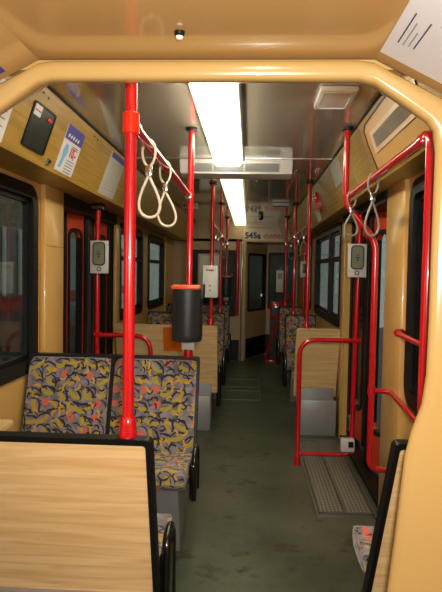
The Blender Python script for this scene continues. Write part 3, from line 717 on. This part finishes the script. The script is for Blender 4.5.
# bins
def litter_bin(x,y,z0,label,h=.27,r=.08):
    t=thing('litter_bin',(x,y,z0),label,'litter bin','litter bins on the left poles')
    c=(x,y-.098,z0)
    n=28
    b=MB(); b.lathe(c,[(r*.90,0),(r*.97,.008),(r,.03),(r,h-.03),(r,h-.004),(r*.97,h)],32); build('body',b,'bin',t)
    b=MB(); b.box(x-.078,x+.070,y-.17,y-.03,z0+h,z0+h+.022,.006); build('orange_lid',b,'lid',t)
    b=MB(); b.box(x+.066,x+.085,y-.13,y-.02,z0+h-.05,z0+h+.03,.008); build('hinge',b,'piping',t)
    b=MB(); b.box(x-.035,x+.035,y-.05,y-.017,z0-.055,z0-.003,.006); build('mount_clamp',b,'lightgrey',t)
    b=MB(); b.lathe((x,y-.098-r-.002,z0+h*.55),[(.001,0),(.004,.002),(.001,.006)],10); build('lock',b,'black',t)
    return t
litter_bin(-.322,3.0-.0,1.005,'large black cylindrical bin with orange lid on pole behind double seat')
litter_bin(-.33,7.9,1.02,'small far black bin on farthest left pole')
# straps
def strap(x,y,z,L,wd,mat,label,tilt=0):
    t=thing('hanging_strap',(x,y,z-L),label,'strap','hanging strap loops')
    # upper small loop round rail (in XZ plane), clamp, lower teardrop in plane x
    pts=[]
    n=20
    for k in range(n):
        a=2*PI*k/n; pts.append((x+.021*math.sin(a)*(1.0),y+.004*math.sin(a*2),z-.022+.043*math.cos(a)+( -.0)))
    pts=[(p[0],p[1],p[2]) for p in pts]
    b=MB(); b.tube(pts,.0042,8,closed=True); build('upper_loop',b,mat,t)
    zc=z-.075
    b=MB(); b.box(x-.011,x+.011,y-.008,y+.008,zc-.022,zc+.014,.004); build('clamp',b,'chrome',t)
    pts=[]; Lb=L-.097
    n=36
    for k in range(n):
        a=2*PI*k/n; u=(1-math.cos(a))/2      # 0 top 1 bottom
        xx=math.sin(a)*wd/2*(u**.8)*1.15
        pts.append((x+xx+tilt*u,y+.006*math.sin(a),zc-.016-Lb*u))
    b=MB(); b.tube(pts,.0046,8,closed=True); build('grip_loop',b,mat,t)
strap(-.333,1.81,1.77,.235,.085,'strap','white strap loop nearest the camera on left rail',.005)
strap(-.333,2.16,1.77,.235,.085,'strap','second white strap loop on left rail',.012)
strap(.505,2.38,1.77,.245,.075,'strapshade','shade-grey strap loop nearer the camera on right rail')
strap(.503,2.86,1.77,.215,.085,'strapshade','shade-grey strap loop beside the bent ceiling post')
for y in (5.3,5.7,6.7,7.3): strap(-.33,y,1.77,.235,.08,'strapshade','small distant strap loop on left far rail, %s'%{5.3:'first past ticket box',5.7:'second past ticket box',6.7:'third past ticket box',7.3:'last before the end wall'}[y])
for y in (5.2,5.8,6.8): strap(.49,y,1.77,.235,.08,'strapshade','small distant strap loop on right far rail, %s'%{5.2:'nearest the wood panel',5.8:'middle of three',6.8:'nearest the end wall'}[y])
# ---------------------------------------------------------------- seats
def bench(x0,x1,n,yb,facing,label,aisle,low='grey',cat='seat',wide_front=None,bracket=True,ends=True,metal_kick=False,taper=0,depth=.58,bz=(.16,.52)):
    """yb = Y of backrest top. facing -1: towards camera, +1: away. aisle: +1 aisle at x1, -1 aisle at x0"""
    t=thing('double_seat' if n==2 else 'single_seat',((x0+x1)/2,yb,0),label,cat)
    f=facing; top=.905; zb=.40; rec=.10  # recline
    yt=yb; ybt=yb+f*(rec+.10) # bottom of back
    def back(a,z,t_): # a=x ; plane of the back; t_ toward front
        u=(top-z)/(top-zb); 
        a=x1-(x1-a)*(1-taper*(1-u))
        return Vector((a,yt+f*(.015+(rec+.06)*u+t_),z))
    xs=[x0+(x1-x0)*k/n for k in range(n+1)]
    # wood laminate back board
    b=MB(); b.prism(rr(x0+.012,x1-.012,.06 if f>0 and not metal_kick else .30,top-.02,.01),back,-.012,.006); build('back_board',b,'wood',t)
    # frame edging
    b=MB(); b.ring(rr(x0,x1,.05 if f>0 and not metal_kick else .29,top,.015),rr(x0+.016,x1-.016,.07 if f>0 and not metal_kick else .31,top-.018,.01),back,-.016,.03); build('edge_trim',b,'black' if f<0 else 'wood' if metal_kick else 'black',t)
    if n==2:
        b=MB(); b.prism(rr(xs[1]-.016,xs[1]+.016,zb,top-.02,.004),back,.006,.03); build('middle_divider',b,'black',t)
    for k in range(n):
        a,c=xs[k]+.014,xs[k+1]-.014
        b=MB(); b.prism(rr(a,c,zb+.02,top-.014,.03),back,.006,.055,.018,3); build('backrest_pad',b,'fabric',t)
        # cushion
        ya=yt+f*(.13+rec); yc=yt+f*depth
        b=MB(); pts=[(ya,.40),(ya+f*.02,.455),(ya+f*.2,.445),(yc-f*.05,.465),(yc-f*.01,.45),(yc,.41),(yc-f*.03,.375),(ya+f*.1,.37)]
        b.prism(pts,lambda p,q,t_:Vector((t_,p,q)),a,c,.012,2); build('seat_cushion',b,'fabric',t)
    # pedestal
    ya=yt+f*.12; yc=yt+f*.36
    px0,px1=(x0+.02,x1-.05) if aisle>0 else (x0+.05,x1-.02)
    b=MB(); b.prism([(ya,0),(yc,0),(yc+f*.14,.375),(ya+f*.03,.375)],lambda p,q,t_:Vector((t_,p,q)),px0,px1,.008,2); build('pedestal',b,'grey',t)
    if metal_kick:
        b=MB(); b.box(px0,px1,min(yt-.0,yt+f*.03)+.01,max(yt,yt+f*.03)+.012,.0,.30,.004); build('kick_panel',b,'grey',t)
    if bracket:
        xa=x1-.01 if aisle>0 else x0+.01; s=aisle
        y1_=yt+f*.24; 
        pts=fillet([(xa+s*.022,y1_,bz[0]),(xa+s*.022,y1_,bz[1]),(xa+s*.022,y1_+f*.13,bz[1]),(xa+s*.022,y1_+f*.16,bz[0])],.07,6)
        b=MB(); b.tube(pts,.014,12,flat=1.0); b.box(min(xa,xa+s*.03),max(xa,xa+s*.03),min(y1_,y1_+f*.16),max(y1_,y1_+f*.16),bz[0],bz[1]-.06,.008); build('side_bracket',b,'blackgloss',t)
    return t
bench(-1.17,-.262,2,1.50,1,'near left seat showing its light wood back',1)
bench(.378,.765,1,1.545,1,'near right seat seen behind the arch leg',-1,bracket=False,taper=.085,depth=.50)
bench(-1.19,-.262,2,3.03,-1,'double seat with colourful plush facing the camera',1,bz=(.27,.50))
bench(-1.15,-.27,2,4.74,1,'left wood-backed seat beyond the door with orange sheet on it',1,metal_kick=True)
bench(.40,.765,1,4.70,1,'right wood-backed seat beyond the door with grey metal kick panel',-1,metal_kick=True,bracket=False)
bench(-1.15,-.27,2,6.34,-1,'third left seat row, facing camera, behind the wood-backed seat',1)
bench(-1.15,-.27,2,7.9,-1,'last left seat row before the end wall',1)
bench(.40,.74,1,6.30,-1,'first far right seat facing camera, past the wood panel',-1)
bench(.40,.74,1,7.72,-1,'last right seat before the end wall',-1)
# orange sheet
t=thing('orange_sheet',(-.655,4.72,.67),'orange sheet stuck on left wood seat back near the bin','notice')
b=MB(); b.prism([(-.735,.672),(-.578,.672),(-.578,.884),(-.735,.884)],lambda a,z,t_:Vector((a,4.74+.015+.16*(.905-z)/.505+t_,z)),-.020,-.0165); build('sheet',b,'orange',t)
# small table at left
t=thing('folding_table',(-1.12,2.3,.68),'small pale ledge table under the near left window','table')
b=MB(); b.prism(rr(-1.2,-1.03,1.95,2.42,.03),XY,.675,.695,.004,1); build('table_top',b,'wood',t)
b=MB(); b.prism([(-1.2,.53),(-1.19,.53),(-1.08,.675),(-1.2,.675)],XZ,2.18,2.20); build('bracket',b,'piping',t)
# ---------------------------------------------------------------- outside
b=MB(); b.box(-9,9,-6,22,-.75,-.7); struct('ground',b,'ground')
b=MB(); b.box(-5.6,-5.4,-4,22,-.7,5); struct('wall_depot_left',b,'brick')
b=MB(); b.box(5.4,5.6,-4,22,-.7,5); struct('wall_depot_right',b,'brick')
t=thing('reflection_body',(-3.6,8,-.7),'added maroon-grey carriage outside the near left window','reflection stand-in')  # added body outside, standing in for a reflection in the near left window
b=MB(); b.box(-4.4,-3.2,2.0,14,.3,1.93,.06); build('body',b,'maroon',t)
b=MB(); b.box(-3.2,-3.185,2.0,14,.78,.98); build('red_stripe',b,'redink',t)
b=MB()
for y in (6.2,7.1,7.6,9.3,10.5): b.box(-3.2,-3.17,y,y+.05,1.0,1.9)  # white strips painted as the bright edges of that reflection
build('reflection_strip',b,'white',t)
b=MB(); b.box(-4.3,-3.3,2.5,13.5,-.7,.3); build('underframe',b,'black',t)
